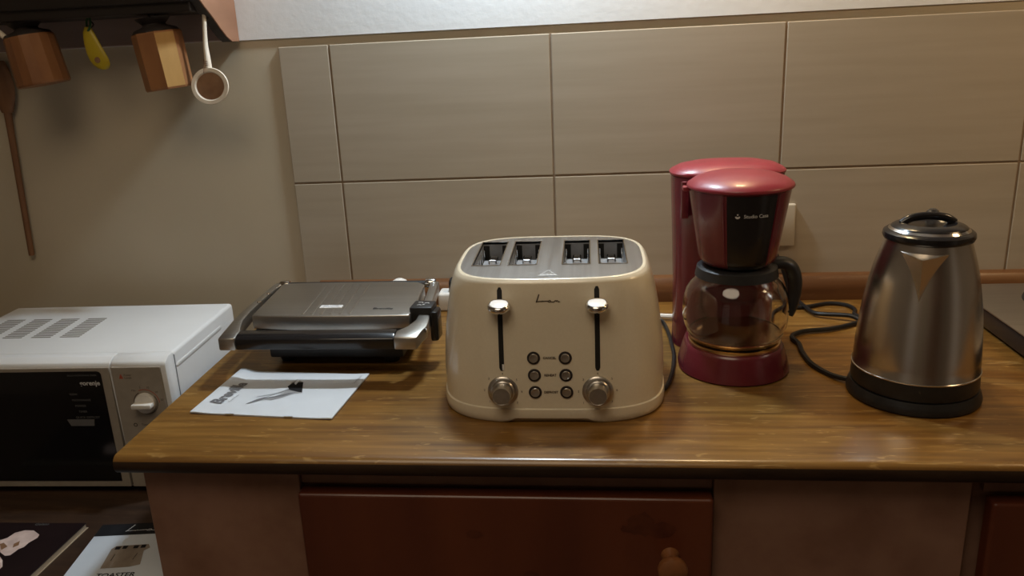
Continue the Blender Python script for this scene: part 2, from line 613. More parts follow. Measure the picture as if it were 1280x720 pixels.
# ================================================================== WALL SOCKET, WHITE LEAD
so = thing('wall_socket', (.99, YT, .133), 'ivory wall socket half hidden behind the red coffee maker', 'socket')
obj('cover_plate', bx(.948, 1.0297, YT - .0095, YT, .0953, .1701, .003, 3), 'socket', so, 40)
bm = lathe([(0, 0), (.021, 0), (.021, .004), (.019, .0045), (.018, -.004 + .006), (0, .002)], 32)
bmesh.ops.transform(bm, matrix=Matrix.Translation((.985, YT - .0095, .133)) @ Matrix.Rotation(pi / 2, 4, 'X'), verts=bm.verts)
obj('outlet', bm, 'socket', so, 40)

ex = thing('extension_lead', (.42, .5, 0), 'white extension lead with black plug showing between the grill and the toaster', 'extension lead')
obj('socket_block', bx(.405, .468, .540, .5775, .0005, .034, .005, 3), 'white_plastic', ex, 40)
obj('cable', tube([(.464, .558, .014), (.56, .545, .006), (.70, .515, .0045), (.785, .486, .007), (.86, .49, .0045), (.93, .53, .0045), (.965, .566, .01)], .0042, 8), 'white_plastic', ex, 40)
pg = obj('plug', tube([(.436, .556, .033), (.436, .556, .042), (.434, .553, .052), (.433, .548, .057)], .014, 14, 5, rads=[.0125, .0125, .010, .006]), 'black', ex, 40)
ex2 = obj('white_plug', lathe([(0, 0), (.016, 0), (.017, .016), (.0165, .048), (.013, .060), (.006, .064), (0, .0645)], 24, (.339, .535, .0005)), 'white_plastic', None, 40)
tag(ex2, 'small white plug standing behind the lid of the contact grill', 'plug')

# ================================================================== MICROWAVE
mw = thing('microwave_oven', (-.18, .4, TABLE_Z), 'white microwave oven with black glass door left of the worktop', 'microwave')
ZB, ZT = -.196, .026
MX0, MX1 = -.385, .0318
bm = bx(MX0, MX1, .285, .527, ZB, ZT, .006, 3)
obj('housing', bm, 'white_enamel', mw, 40)
# front frame: door half and control half, white rim with beige-grey inset
dr = obj('door', prism([(.262, ZB), (.285, ZB), (.285, ZT), (.270, ZT), (.258, ZT - .006), (.2555, ZT - .012)], 'x', MX0, -.0575, .0015, 2), 'white_enamel', mw, 40)
obj('door_frame', bx(MX0 + .002, -.0590, .2535, .262, ZB + .004, ZT - .0125, .001), 'mw_front', dr)
obj('door_glass', prism([(MX0 + .02, -.181), (-.072, -.181), (-.0722, .003), (-.0745, .0066), (-.079, .008), (MX0 + .02, .008)], 'y', .2526, .256), 'black_glass', dr)
cp = obj('control_panel', prism([(.262, ZB), (.285, ZB), (.285, ZT), (.270, ZT), (.258, ZT - .006), (.2555, ZT - .012)], 'x', -.0562, MX1, .0022, 2), 'white_enamel', mw, 40)
obj('panel_face', bx(-.0552, .0235, .2535, .262, ZB + .004, ZT - .0125, .001), 'mw_front', cp)
KX, KZ = -.0085, -.0455
bm = lathe([(0, 0), (.0165, 0), (.0165, .004), (.0155, .006), (0, .006)], 36)
bmesh.ops.transform(bm, matrix=Matrix.Translation((KX, .2535, KZ)) @ Matrix.Rotation(pi / 2, 4, 'X'), verts=bm.verts)
kn = obj('timer_knob', bm, 'white_plastic', cp, 40)
obj('grip', prism([(-.0155, -.0036), (.0155, -.0036), (.016, 0), (.0155, .0036), (-.0155, .0036), (-.016, 0)], 'y', .2355, .248, .0015, 2), 'white_plastic', kn, 40).data.transform(Matrix.Translation((KX, 0, KZ)))


def ring_marks(cx, y, cz, r, rw, a0, a1, n=24):
    bm = bmesh.new()
    ribbon(bm, [(cx + r * cos(a0 + (a1 - a0) * i / n), y, cz + r * sin(a0 + (a1 - a0) * i / n)) for i in range(n + 1)], rw, (0, -1, 0))
    return bm


FY = .2533
obj('dial_ring', ring_marks(KX, FY, KZ, .0188, .0011, R(118), R(395), 40), 'ink_brown', cp)
obj('dial_arc', ring_marks(KX, FY, KZ, .0220, .0012, R(0), R(112), 30), 'ink_red', cp)
FM = lambda x, z: frame((x, FY, z), (1, 0, 0), (0, 0, 1))
text('lettering', 'Power\nLevels', .0046, 'ink_brown', cp, FM(-.030, -.0015))
text('symbol', '\u2206', .009, 'ink_red', cp, FM(-.041, -.002), None, .0004)
for tx, ang in (('0', 200), ('Min', 128), ('5', 102), ('10', 75), ('20', 42), ('30', 10)):
    text('lettering', tx, .0048, 'ink_brown', cp, FM(KX + .0268 * cos(R(ang)), KZ + .0262 * sin(R(ang))))
text('lettering', 'Timer', .0052, 'ink_brown', cp, FM(-.016, -.083))
obj('symbol', ring_marks(-.032, FY, -.083, .0026, .0012, 0, 2 * pi), 'ink_brown', cp)
GM = lambda x, z: frame((x, .2524, z), (1, 0, 0), (0, 0, 1))
text('lettering', 'gorenje', .0108, 'print_white', dr, GM(-.0925, -.0115), None, .0002)
text('lettering', 'SOLO MICROWAVE OVEN', .0040, 'print_grey', dr, GM(-.103, .0015))
for k, (tx, xx) in enumerate((('900W', -.123), ('MICROWAVE', -.112), ('POWER', -.115), ('TIMER', -.113), ('QUICK DEFROST', -.107))):
    text('lettering', tx, .0052, 'print_grey', dr, GM(xx, -.030 - k * .0098))
obj('label_strip', prism([(-.137, -.0835), (-.099, -.0835), (-.097, -.0725), (-.142, -.0725)], 'y', .2520, .2527), 'print_grey', dr)
# top ventilation: four columns of dark slits, one vent per column
for k in range(4):
    vx = -.3505 + .0507 * k
    for j in range(13):
        yy = .358 + j * .0076
        obj('vent_slit', bx(vx - .0035 * j / 12, vx + .034 - .0035 * j / 12, yy, yy + .0034, ZT - .001, ZT + .0004), 'vent_grey', mw)
obj('side_groove', prism([(.2936, -.002), (.4616, -.002), (.466, .0015), (.4616, .005), (.2936, .005), (.2886, .0015)], 'x', MX1 - .0008, MX1 + .0009, .0008, 2), 'white_enamel', mw, 40)
obj('side_rail', bx(MX1 - .0005, MX1 + .0006, .286, .2867, ZB, ZT - .005), 'ink_grey', mw)
for fx in (MX0 + .04, MX1 - .05):
    for fy in (.29, .49):
        obj('foot', lathe([(.010, 0), (.013, ZB - TABLE_Z + .001)], 16, (fx, fy, TABLE_Z)), 'black', mw, 40)

mw.rotation_euler.z = R(1.5)
mw.location.x -= .003
mw.location.y -= .004

# ================================================================== BOOKS ON THE LOW TABLE
bk = thing('recipe_book', (-.16, .05, TABLE_Z), 'dark covered book with a pale pink picture at the lower left corner', 'book')
B = [(-.0765, .1555), (-.3, .150), (-.305, -.06), (-.0835, -.056)]
obj('page_block', prism([(B[0][0] - .001, B[0][1] - .001), B[1], B[2], (B[3][0] - .001, B[3][1])], 'z', TABLE_Z + .001, TABLE_Z + .0082), 'paper_edge', bk)
obj('cover', prism(B, 'z', TABLE_Z + .0082, TABLE_Z + .0092, .0004, 1), 'cover', bk)
obj('back_cover', prism([(B[0][0] + .001, B[0][1] + .001), B[1], B[2], (B[3][0] + .001, B[3][1])], 'z', TABLE_Z + .0002, TABLE_Z + .001), 'paper_edge', bk)
zc = TABLE_Z + .0095
blob = [(-.1808, .1072), (-.1736, .1137), (-.1708, .1264), (-.1597, .1331), (-.1456, .133), (-.1299, .123), (-.1276, .1153), (-.1327, .1028), (-.133, .0922), (-.1375, .0875), (-.1403, .0727), (-.1467, .071), (-.1603, .0793)]
blob2 = [(-.165, .074), (-.1531, .0693), (-.1433, .0611), (-.1333, .0474), (-.133, .0418), (-.145, .035), (-.165, .045)]
obj('picture', flat_polys([[(x, y, zc) for x, y in blob], [(x, y, zc) for x, y in blob2]]), 'icecream', bk)
obj('picture_shade', flat_polys([[(x, y, zc + .0002) for x, y in [(-.1742, .0982), (-.1707, .1014), (-.1586, .0927), (-.1616, .0837)]], [(x, y, zc + .0002) for x, y in [(-.1533, .099), (-.1491, .1068), (-.1437, .0963), (-.1489, .0901)]]]), 'bowl_brown', bk)
text('lettering', 'Gelato', .008, 'print_grey', bk, frame((-.143, .1492, zc), (1, .06, 0), (0, 1, 0)))

ml = thing('toaster_manual', (.02, .1, TABLE_Z), 'white toaster manual with a black top band lying on the low table', 'booklet')
ax = Vector((.99, .12, 0)).normalized()
ay = Vector((-.12, .99, 0)).normalized()
mo = Vector((-.0531, .1581, 0))


def mp(u, v, z):
    p = mo + ax * u - ay * v
    return (p.x, p.y, z)


zt = TABLE_Z + .0042
obj('pages', prism([mp(0, 0, 0)[:2], mp(.148, 0, 0)[:2], mp(.148, .21, 0)[:2], mp(0, .21, 0)[:2]], 'z', TABLE_Z + .0003, zt, .0006, 1), 'paper', ml)
obj('title_band', flat_polys([[mp(.0003, .0003, zt + .0003), mp(.1477, .0003, zt + .0003), mp(.1477, .030, zt + .0003), mp(.0003, .030, zt + .0003)]]), 'ink', ml)


def script_logo(bm, f, wd, nrm):
    """flowing script word mark; f maps (u, v) in widths to a 3D point"""
    st = [(.13, 1.0), (.09, .62), (.05, .25), (.01, -.06)]
    ribbon(bm, [f(*p) for p in st], wd * 1.25, nrm)
    ribbon(bm, [f(*p) for p in [(.0, .02), (.15, .06), (.3, .07), (.42, .09), (.5, .1)]], wd, nrm)
    ribbon(bm, [f(*p) for p in [(.22, .0), (.27, .12), (.32, .05)]], wd, nrm)
    ribbon(bm, [f(*p) for p in [(.6, .18), (.54, .16), (.5, .02), (.56, -.06), (.61, .02), (.6, .18), (.63, -.02), (.72, -.03), (.77, 0.0), (.8, .16), (.83, .16), (.84, -.02), (.87, .16), (.9, .16), (.92, -.02), (1.0, .0)]], wd, nrm)


bm = bmesh.new()
script_logo(bm, lambda u, v: mp(.043 + .062 * u, .0205 - .016 * v, zt + .0006), .0011, (0, 0, 1))
obj('logo', bm, 'print_white', ml)
zz = zt + .0004
obj('picture', flat_polys([[(x, y, zz) for x, y in [(-.0047, .0989), (-.0015, .1065), (.044, .1133), (.0501, .1054), (.0448, .0978), (.0561, .0667), (.0431, .0606), (.0045, .0549)]]]), 'print_tan', ml)
obj('picture_slots', flat_polys([[(x, y, zz + .0002) for x, y in q] for q in (
    [(-.0007, .105), (.0073, .1059), (.0076, .0988), (.0006, .0979)], [(.0093, .1075), (.0164, .1084), (.0168, .1009), (.0106, .1001)],
    [(.0246, .1089), (.0322, .1098), (.0327, .1027), (.0261, .1018)], [(.0349, .1108), (.0418, .112), (.043, .1045), (.0365, .1034)])]), 'ink', ml)
for q in ([(.0075, .0876), (.0098, .072)], [(.0388, .0917), (.0398, .0765)]):
    bm = bmesh.new()
    ribbon(bm, [(x, y, zz + .0002) for x, y in q], .0012, (0, 0, 1))
    obj('picture_line', bm, 'ink_brown', ml)
text('lettering', 'TOASTER', .0125, 'ink', ml, frame((.034, .042, zz), ax, ay), None, .0002)

# ================================================================== BOOKLET ON THE WORKTOP
bo = thing('grill_manual', (.24, .18, 0), 'white instruction booklet with grill picture lying in front of the contact grill', 'booklet')
b0, b1, b2, b3 = Vector((.1348, .1226)), Vector((.3385, .1043)), Vector((.3511, .2513)), Vector((.149, .2653))


def bh(u, v):
    return .0022 + .0048 * math.exp(-((u - .02) / .07) ** 2) * (.25 + .75 * v) + .0012 * math.exp(-((u - 1) / .08) ** 2)


def bp2(u, v, dz=0):
    p = (b0 * (1 - u) + b1 * u) * (1 - v) + (b3 * (1 - u) + b2 * u) * v
    return Vector((p.x, p.y, bh(u, v) + dz))


def buv(x, y):
    p = Vector((x, y)) - b0
    e, f = b1 - b0, b3 - b0
    det = e.x * f.y - e.y * f.x
    return (p.x * f.y - p.y * f.x) / det, (e.x * p.y - e.y * p.x) / det


def bwarp(dz):
    def f(c):
        u, v = buv(c.x, c.y)
        return Vector((c.x, c.y, bh(u, v) + dz))
    return f


bm = bmesh.new()
NU, NV = 64, 12
top = [[bm.verts.new(bp2(i / NU, j / NV)) for i in range(NU + 1)] for j in range(NV + 1)]
for j in range(NV):
    for i in range(NU):
        bm.faces.new((top[j][i], top[j][i + 1], top[j + 1][i + 1], top[j + 1][i]))
edge = [top[0][i] for i in range(NU + 1)] + [top[j][NU] for j in range(1, NV + 1)] + [top[NV][i] for i in range(NU - 1, -1, -1)] + [top[j][0] for j in range(NV - 1, 0, -1)]
low = []
for v in edge:
    u_, v_ = buv(v.co.x, v.co.y)
    low.append(bm.verts.new((v.co.x, v.co.y, max(.0003, v.co.z - .0019))))
for i in range(len(edge)):
    k = (i + 1) % len(edge)
    bm.faces.new((edge[i], edge[k], low[k], low[i]))
bm.faces.new(low)
obj('pages', bm, 'paper', bo, 40)
DX = Vector((.0119, .1427)).normalized()      # up the page towards the wall
text('lettering', 'Breville', .0235, 'ink_grey', bo, frame((.1655, .1835, 0), (.17, .985, 0), (-1, .1, 0)), bwarp(.0008), .0009, 1.0)
text('lettering', 'Panini Press', .005, 'ink_mid', bo, frame((.1785, .166, 0), (.17, .985, 0), (-1, .1, 0)), bwarp(.0008))
text('lettering', 'Instruction', .0065, 'ink_mid', bo, frame((.3395, .229, 0), (.14, .99, 0), (-1, .1, 0)), bwarp(.0008))


def bpoly(pts, dz):
    return [tuple(Vector((x, y, bh(*buv(x, y)) + dz))) for x, y in pts]


obj('picture_body', flat_polys([bpoly([(.203, .1479), (.2123, .1625), (.2352, .1825), (.2473, .1979), (.2423, .2216), (.2487, .2325), (.2607, .2205), (.2712, .185), (.2615, .1825), (.2451, .1675), (.2349, .1601), (.2204, .164)], .0004)]), 'ink_mid', bo)
obj('picture_base', flat_polys([bpoly([(.203, .1479), (.2138, .164), (.2358, .181), (.2357, .1725), (.2067, .1494)], .0007), bpoly([(.232, .168), (.252, .184), (.262, .1865), (.247, .1735)], .0007)]), 'ink_grey', bo)
obj('picture_hinge', flat_polys([bpoly([(.2423, .2057), (.2455, .2189), (.2604, .2216), (.2702, .186), (.2642, .1876), (.2482, .1953)], .0009)]), 'ink', bo)
obj('picture_plate', flat_polys([bpoly([(.2093, .1699), (.2146, .1901), (.2423, .2057), (.2473, .1979), (.2352, .1825)], .0010), bpoly([(.2487, .2163), (.2493, .2308), (.2536, .2281), (.2528, .2109)], .0011), bpoly([(.2225, .166), (.236, .172), (.246, .183), (.235, .178)], .0011)]), 'paper', bo)
for uu in (.285, .70):
    p = bp2(uu, 0, 0)
    obj('staple', bx(p.x - .006, p.x + .006, p.y - .0006, p.y + .0012, p.z - .0016, p.z + .0003), 'steel', bo)

# ================================================================== CONTACT GRILL
gr = thing('contact_grill', (.29, .34, 0), 'closed steel and black contact grill behind the white booklet', 'grill')
base = [(.178, .283), (.403, .281), (.402, .442), (.168, .446)]
obj('lower_body', prism([(.186, .290), (.396, .288), (.398, .440), (.172, .444)], 'z', .013, .052, .004, 2), 'black', gr, 40)
for fx, fy in ((.205, .318), (.372, .314), (.372, .42), (.195, .42)):
    obj('foot', lathe([(0, .0004), (.011, .0004), (.016, .012), (.018, .026), (0, .026)], 18, (fx, fy, 0)), 'black', gr, 40)
obj('upper_plate', prism([(.172, .279), (.409, .274), (.406, .441), (.160, .443)], 'z', .048, .064, .004, 2), 'black', gr, 40)
# lid, bowed front face
LT = .0855
fr = [(.1692 + (.412 - .1692) * i / 12, .2815 - .0045 * i / 12 - .003 * sin(pi * i / 12)) for i in range(13)]
lidp = fr + [(.4145, .30), (.4065, .430), (.393, .444), (.36, .4490), (.20, .4500), (.164, .448), (.1595, .442)]
bm = bmesh.new()
zt_ = [bm.verts.new((x, y, LT)) for x, y in lidp]
zb_ = [bm.verts.new((x, y, .064 - (.0035 * sin(pi * i / 12) if i < 13 else 0))) for i, (x, y) in enumerate(lidp)]
bm.faces.new(zt_)
bm.faces.new(zb_)
for i in range(len(lidp)):
    k = (i + 1) % len(lidp)
    bm.faces.new((zt_[i], zt_[k], zb_[k], zb_[i]))
bevel(bm, .0025, 3, 40)
lid = obj('lid', bm, 'steel_grill', gr, 35)
for k in range(6):
    t = k / 5
    xa, xb = .2474 + (.3195 - .2474) * t, .2391 + (.3115 - .2391) * t
    obj('rib', prism([(xa - .0022, .284), (xa + .0022, .284), (xb + .0022, .432), (xb - .0022, .432)], 'z', LT - .0004, LT + .0011, .0005, 1), 'steel_grill', lid)
bd = obj('badge', prism([(.266, .3085), (.3003, .3095), (.3003, .3215), (.266, .3215)], 'z', LT, LT + .0019, .0003, 1), 'print_white', lid)
text('lettering', 'PANINI', .0075, 'ink_grey', bd, frame((.2832, .3153, LT + .0021), (1, .02, 0), (0, 1, 0)))
text('lettering', 'Breville', .0105, 'ink', lid, frame((.366, .306, LT + .0004), (1, -.06, 0), (.06, 1, 0)), None, .0002)
# the frame: two arms from the rear hinges, sloping down to the front bar
HZ = .0755


def arm(pts, z0, z1, th):
    """flat bar; pts = list of (x_in, x_out, y, z_top)"""
    bm = bmesh.new()
    rings = []
    for xi, xo, y, z in pts:
        rings.append([bm.verts.new(q) for q in ((xi, y, z), (xo, y, z - .0005), (xo, y, z - th), (xi, y, z - th))])
    for A, Bq in zip(rings, rings[1:]):
        for i in range(4):
            bm.faces.new((A[i], A[(i + 1) % 4], Bq[(i + 1) % 4], Bq[i]))
    bm.faces.new(rings[0])
    bm.faces.new(rings[-1])
    bevel(bm, .0025, 2, 30)
    return bm


obj('left_arm', arm([(.1555, .1425, .452, .0850), (.1555, .1425, .42, .0848), (.1550, .1420, .36, .0840), (.1555, .1410, .31, .0825), (.1575, .1410, .275, .0800), (.1625, .1410, .254, .0770), (.1660, .1405, .244, .0755), (.1660, .1405, .220, .0720)], 0, 0, .0195), 'steel_grill', gr, 40)
obj('right_arm', arm([(.412, .4270, .450, .0850), (.4165, .4305, .40, .0848), (.4205, .4350, .34, .084), (.4235, .4395, .295, .0825), (.4225, .4425, .272, .080), (.4145, .4425, .252, .0775), (.401, .4375, .238, .0755), (.400, .4330, .2195, .0720)], 0, 0, .0195), 'steel_grill', gr, 40)
obj('handle_bar', prism([(.2215, .0530), (.2200, .0690), (.2300, .0745), (.2460, .0755), (.2495, .062), (.243, .0515)], 'x', .1655, .4005, .0025, 2), 'black_gloss', gr, 40)
sl = obj('height_slider', prism([(.410, .288), (.444, .288), (.4455, .322), (.4125, .324)], 'z', .064, .0925, .0025, 2), 'black', gr, 40)
obj('slider_knob', prism([(.440, .283), (.452, .285), (.454, .312), (.443, .317)], 'z', .040, .0865, .004, 2), 'black_gloss', sl, 40)
for q in ([(.420, .312), (.426, .313), (.427, .309)], [(.430, .3085), (.435, .3105), (.437, .307)], [(.420, .300), (.424, .3015), (.4265, .299)], [(.428, .301), (.431, .303)]):
    bm = bmesh.new()
    ribbon(bm, [(x, y, .0929) for x, y in q], .0016, (0, 0, 1))
    obj('slider_mark', bm, 'print_white', sl)
for hx in (.1600, .4115):
    bm = lathe([(0, -.008), (.008, -.008), (.009, -.005), (.009, .005), (.008, .008), (0, .008)], 20)
    bmesh.ops.transform(bm, matrix=Matrix.Translation((hx, .4535, .0800)) @ Matrix.Rotation(pi / 2, 4, 'Y'), verts=bm.verts)
    obj('hinge', bm, 'chrome', gr, 40)
obj('hinge_rod', tube([(.160, .4535, .079), (.412, .4530, .079)], .0062, 12, 1, smooth=False), 'black', gr, 40)
for py, pz in ((.393, .087), (.352, .0862)):
    obj('rivet', lathe([(0, .0022), (.003, .0012), (.0036, 0)], 12, (.1535, py, pz - .0025)), 'chrome', gr, 40)
obj('rivet', lathe([(0, .0022), (.003, .0012), (.0036, 0)], 12, (.4135, .335, .0845)), 'chrome', gr, 40)
bm = lathe([(0, .002), (.003, .0012), (.0036, 0)], 12)
bmesh.ops.transform(bm, matrix=Matrix.Translation((.442, .249, .071)) @ Matrix.Rotation(R(80), 4, 'Y'), verts=bm.verts)
obj('rivet', bm, 'chrome', gr, 40)
obj('power_cord', tube([(.30, .444, .03), (.31, .47, .008), (.33, .52, .004), (.345, .545, .004), (.37, .555, .004), (.40, .54, .012)], .0035, 8), 'rubber', gr, 40)

# ================================================================== TOASTER
TX, TY = .6255, .2350
to = thing('toaster', (TX, TY, 0), 'cream four slot toaster with chrome levers in the middle of the worktop', 'toaster')
TAB = [(.000, .1455, .1345), (.003, .1480, .1365), (.010, .1487, .1372), (.0185, .1478, .1365), (.0195, .1462, .1348), (.0225, .1462, .1345),
       (.045, .1470, .1335), (.067, .1465, .1315), (.09, .1447, .1290), (.11, .1425, .1265), (.13, .1395, .1240), (.15, .1360, .1215),
       (.163, .1328, .1190), (.172, .1298, .1165), (.178, .1272, .1145), (.1810, .1248, .1120), (.1825, .1232, .1105)]
NEXP = 3.6


def sec(z, k=96, d=0):
    a, b = interp(TAB, z)
    return [(x, y, z) for x, y in selli(a + d, b + d, NEXP, k, TX, TY)]


def tface(x, z, off=0.0):
    a, b = interp(TAB, z)
    q = max(0.0, 1 - abs((x - TX) / a) ** NEXP)
    return Vector((x, TY - b * q ** (1 / NEXP) - off, z))


# skirt with the cut-out at the front: verts of the bottom rings raised between the notch limits
bm = bmesh.new()


def notch(x, y):
    if y > TY:
        return 0
    d_ = abs(x - TX)
    return .0058 * max(0, min(1, (.0555 - d_) / .0095))


rings = []
for z in (.0004, .003, .010, .0185, .0195):
    ring = []
    a, b = interp(TAB, z)
    pts = selli(a, b, NEXP, 160, TX, TY)
    for x, y in pts:
        ring.append((x, y, max(z, notch(x, y) + (.0004 if z < .001 else .001) if notch(x, y) > 0 else z)))
    rings.append(ring)
loft(rings, bm, True, True)
obj('base_skirt', bm, 'cream', to, 50)
obj('notch_shade', prism(selli(.139, .1275, NEXP, 64, TX, TY), 'z', .0006, .0085), 'void', to)  # black plate added to paint the shade in the gap under the skirt
zs = [.0196, .0225, .034, .045, .056, .067, .0785, .09, .10, .11, .12, .13, .14, .15, .157, .163, .168, .172, .1755, .178, .180, .1815, .1825]
secs = [sec(z) for z in zs]
a, b = interp(TAB, .1825)
secs.append([(x, y, .1822) for x, y in selli(a - .0035, b - .0035, NEXP, 96, TX, TY)])
secs.append([(x, y, .178) for x, y in selli(a - .0038, b - .0038, NEXP, 96, TX, TY)])
obj('shell', loft(secs, None, False, False), 'cream', to, 50)
# steel top with four openings
SL = [(.5225, .5585), (.5703, .6065), (.6410, .6762), (.6885, .7240)]
SY0, SY1 = .1915, .3165
PZ = .1818
bm = bmesh.new()
ea = [bm.verts.new((x, y, PZ)) for x, y in selli(a - .0036, b - .0036, NEXP, 96, TX, TY)]
es = [bm.edges.new((ea[i], ea[(i + 1) % 96])) for i in range(96)]
for x0, x1 in SL:
    h = [bm.verts.new(p) for p in ((x0, SY0, PZ), (x1, SY0, PZ), (x1, SY1, PZ), (x0, SY1, PZ))]
    es += [bm.edges.new((h[i], h[(i + 1) % 4])) for i in range(4)]
bmesh.ops.triangle_fill(bm, use_beauty=True, edges=es)
tp = obj('top_plate', bm, 'steel', to)
for x0, x1 in SL:
    bm = bmesh.new()
    dz = .085
    v = box(bm, x0, x1, SY0, SY1, PZ - dz, PZ)
    for f in [f for f in bm.faces if all(abs(q.co.z - PZ) < 1e-6 for q in f.verts)]:
        bm.faces.remove(f)
    bmesh.ops.reverse_faces(bm, faces=bm.faces[:])
    so_ = obj('slot', bm, 'steel_dark', tp)
    bm = bmesh.new()
    lip = .0014
    for (p, q, r_, s_) in ((x0, x1, SY0 - lip, SY0), (x0, x1, SY1, SY1 + lip), (x0 - lip, x0, SY0 - lip, SY1 + lip), (x1, x1 + lip, SY0 - lip, SY1 + lip)):
        box(bm, p, q, r_, s_, PZ - .003, PZ + .0008)
    obj('slot_rim', bm, 'chrome', so_)
    xm = (x0 + x1) / 2
    # bread carrier with raised tab and dark holes
    bm = bmesh.new()
    box(bm, x0 + .003, x1 - .003, SY0 + .004, SY1 - .020, PZ - .024, PZ - .022)
    obj('bread_carrier', bm, 'steel_dark', so_)
    obj('carrier_tab', bx(xm - .006, xm + .006, SY1 - .052, SY1 - .026, PZ - .022, PZ - .013, .002), 'chrome', so_)
    for hx in (x0 + .0095, x1 - .0095):
        obj('carrier_hole', bx(hx - .0045, hx + .0045, SY0 + .026, SY0 + .040, PZ - .0225, PZ - .0215), 'void', so_)
    for hx in (x0 + .0045, x1 - .0045):
        obj('heater_gap', bx(hx - .004, hx + .004, SY1 - .0012, SY1 - .0004, PZ - .026, PZ - .005), 'void', so_)
    for sx in (x0 + .0022, x1 - .0022):
        for j in range(5):
            yy = SY0 + .012 + j * .024
            obj('guide_wire', tube([(sx, yy, PZ - .008), (sx, yy + .004, PZ - .028), (sx, yy + .004, PZ - .06)], .0009, 6, 1, smooth=False), 'chrome', so_)
# printed hot-surface triangle on the plate
bm = bmesh.new()
tz = PZ + .0004
for p, q in (((.6122, .1390), (.6357, .1400)), ((.6357, .1400), (.6238, .1640)), ((.6238, .1640), (.6122, .1390))):
    ribbon(bm, [(*p, tz), (*q, tz)], .0011, (0, 0, 1))
ribbon(bm, [(.614, .1408, tz), (.634, .1414, tz)], .0042, (0, 0, 1))
for k in range(3):
    ribbon(bm, [(.619 + .0048 * k, .144, tz), (.6175 + .0048 * k, .1475, tz), (.6205 + .0048 * k, .151, tz)], .0009, (0, 0, 1))
obj('warning_triangle', bm, 'print_white', tp)
# lever slots, levers
for lx in (.5650, .6842):
    bm = bmesh.new()
    rows = []
    for i in range(29):
        z = .0690 + (.1735 - .0690) * i / 28
        hw = .0031
        if i == 0 or i == 28:
            hw = .0014
        rows.append([bm.verts.new(tface(lx - hw, z, .0005)), bm.verts.new(tface(lx + hw, z, .0005))])
    for A, Bq in zip(rows, rows[1:]):
        bm.faces.new((A[0], A[1], Bq[1], Bq[0]))
    obj('lever_slot', bm, 'void', to)
    lz = .1505
    f = tface(lx, lz)
    lv = obj('lever', tube([(lx, f.y + .004, lz), (lx, f.y - .008, lz)], .0028, 8, 1, smooth=False), 'black', to, 40)
    Lm = Matrix.Translation((lx, f.y - .0085, lz - .003)) @ Matrix.Rotation(R(10), 4, 'X')
    bm = lathe([(0, 0), (.0095, 0), (.0128, .002), (.0143, .005), (.0143, .0075), (.0128, .0098), (.0115, .0102), (.0115, .0096), (0, .0096)], 36)
    bmesh.ops.transform(bm, matrix=Lm, verts=bm.verts)
    ch = obj('chrome_button', bm, 'chrome', lv, 40)
    bm = lathe([(0, .0112), (.007, .0110), (.0108, .0102), (.0112, .0096)], 36)
    bmesh.ops.transform(bm, matrix=Lm, verts=bm.verts)
    obj('white_cap', bm, 'white_cap', lv, 40)
f = tface(.5667, .072, .0008)
obj('indicator', bx(.5657, .5683, f.y, f.y + .003, .0700, .0775), 'white_cap', to)


def onface(bm, x, z, tilt=2.4):
    f = tface(x, z)
    f2 = tface(x, z + .01)
    ang = math.atan2(f2.y - f.y, .01)
    bmesh.ops.transform(bm, matrix=Matrix.Translation(f) @ Matrix.Rotation(pi / 2 - ang, 4, 'X'), verts=bm.verts)
    return bm


for dx in (.5655, .6838):
    dlz = .0425
    dl = obj('dial', onface(lathe([(0, -.002), (.0193, -.002), (.0193, .0015), (.0180, .0028), (.0150, .0034), (.0140, .0050), (.0128, .0060), (0, .006)], 40), dx, dlz), 'satin', to, 40)
    obj('dial_knob', onface(lathe([(0, .005), (.0118, .005), (.0114, .0200), (.0108, .0222), (.0102, .0212), (0, .0212)], 40), dx, dlz), 'satin', dl, 40)
    for k, ang in enumerate((-40 - 180, -180 + 2, -180 - 42, 90, 42, -2, -42)):
        ang = (222, 180, 138, 90, 42, 0, -42)[k]
        p = tface(dx + .0238 * cos(R(ang)), dlz + .0228 * sin(R(ang)), .0006)
        text('dial_mark', '1234567'[k], .0040, 'ink_brown', to, frame(p, (1, 0, 0), (0, .08, 1)))
for j, bz in enumerate((.0858, .0637, .0416)):
    for bx_ in (.6052, .6444):
        bt = obj('button', onface(lathe([(0, -.001), (.0082, -.001), (.0082, .0008), (.0066, .0010), (.0060, .0004), (0, .0004)], 32), bx_ + .0005 * j, bz), 'dark_wood', to, 40)
        obj('button_cap', onface(lathe([(0, .0004), (.0054, .0004), (.0056, .0022), (.0050, .0028), (0, .0022)], 28), bx_ + .0005 * j, bz), 'satin', bt, 40)
    p = tface(.6250 + .0005 * j, bz, .0006)
    text('lettering', ('CANCEL', 'REHEAT', 'DEFROST')[j], .0042, 'ink_brown', to, frame(p, (1, 0, 0), (0, .08, 1)), None, .0001)
bm = bmesh.new()
script_logo(bm, lambda u, v: tface(.6100 + .0295 * u, .1562 + .0092 * v, .0007), .0011, (0, -1, 0))
obj('logo', bm, 'ink_brown', to)
obj('power_cord', tube([(.745, .362, .03), (.765, .40, .02), (.783, .455, .012), (.7925, .462, .007), (.7976, .4409, .004), (.7995, .40, .004), (.7995, .3616, .004), (.7980, .3124, .004), (.7885, .2450, .004), (.774, .195, .0045), (.755, .19, .0045)], .0030, 8), 'rubber', to, 40)

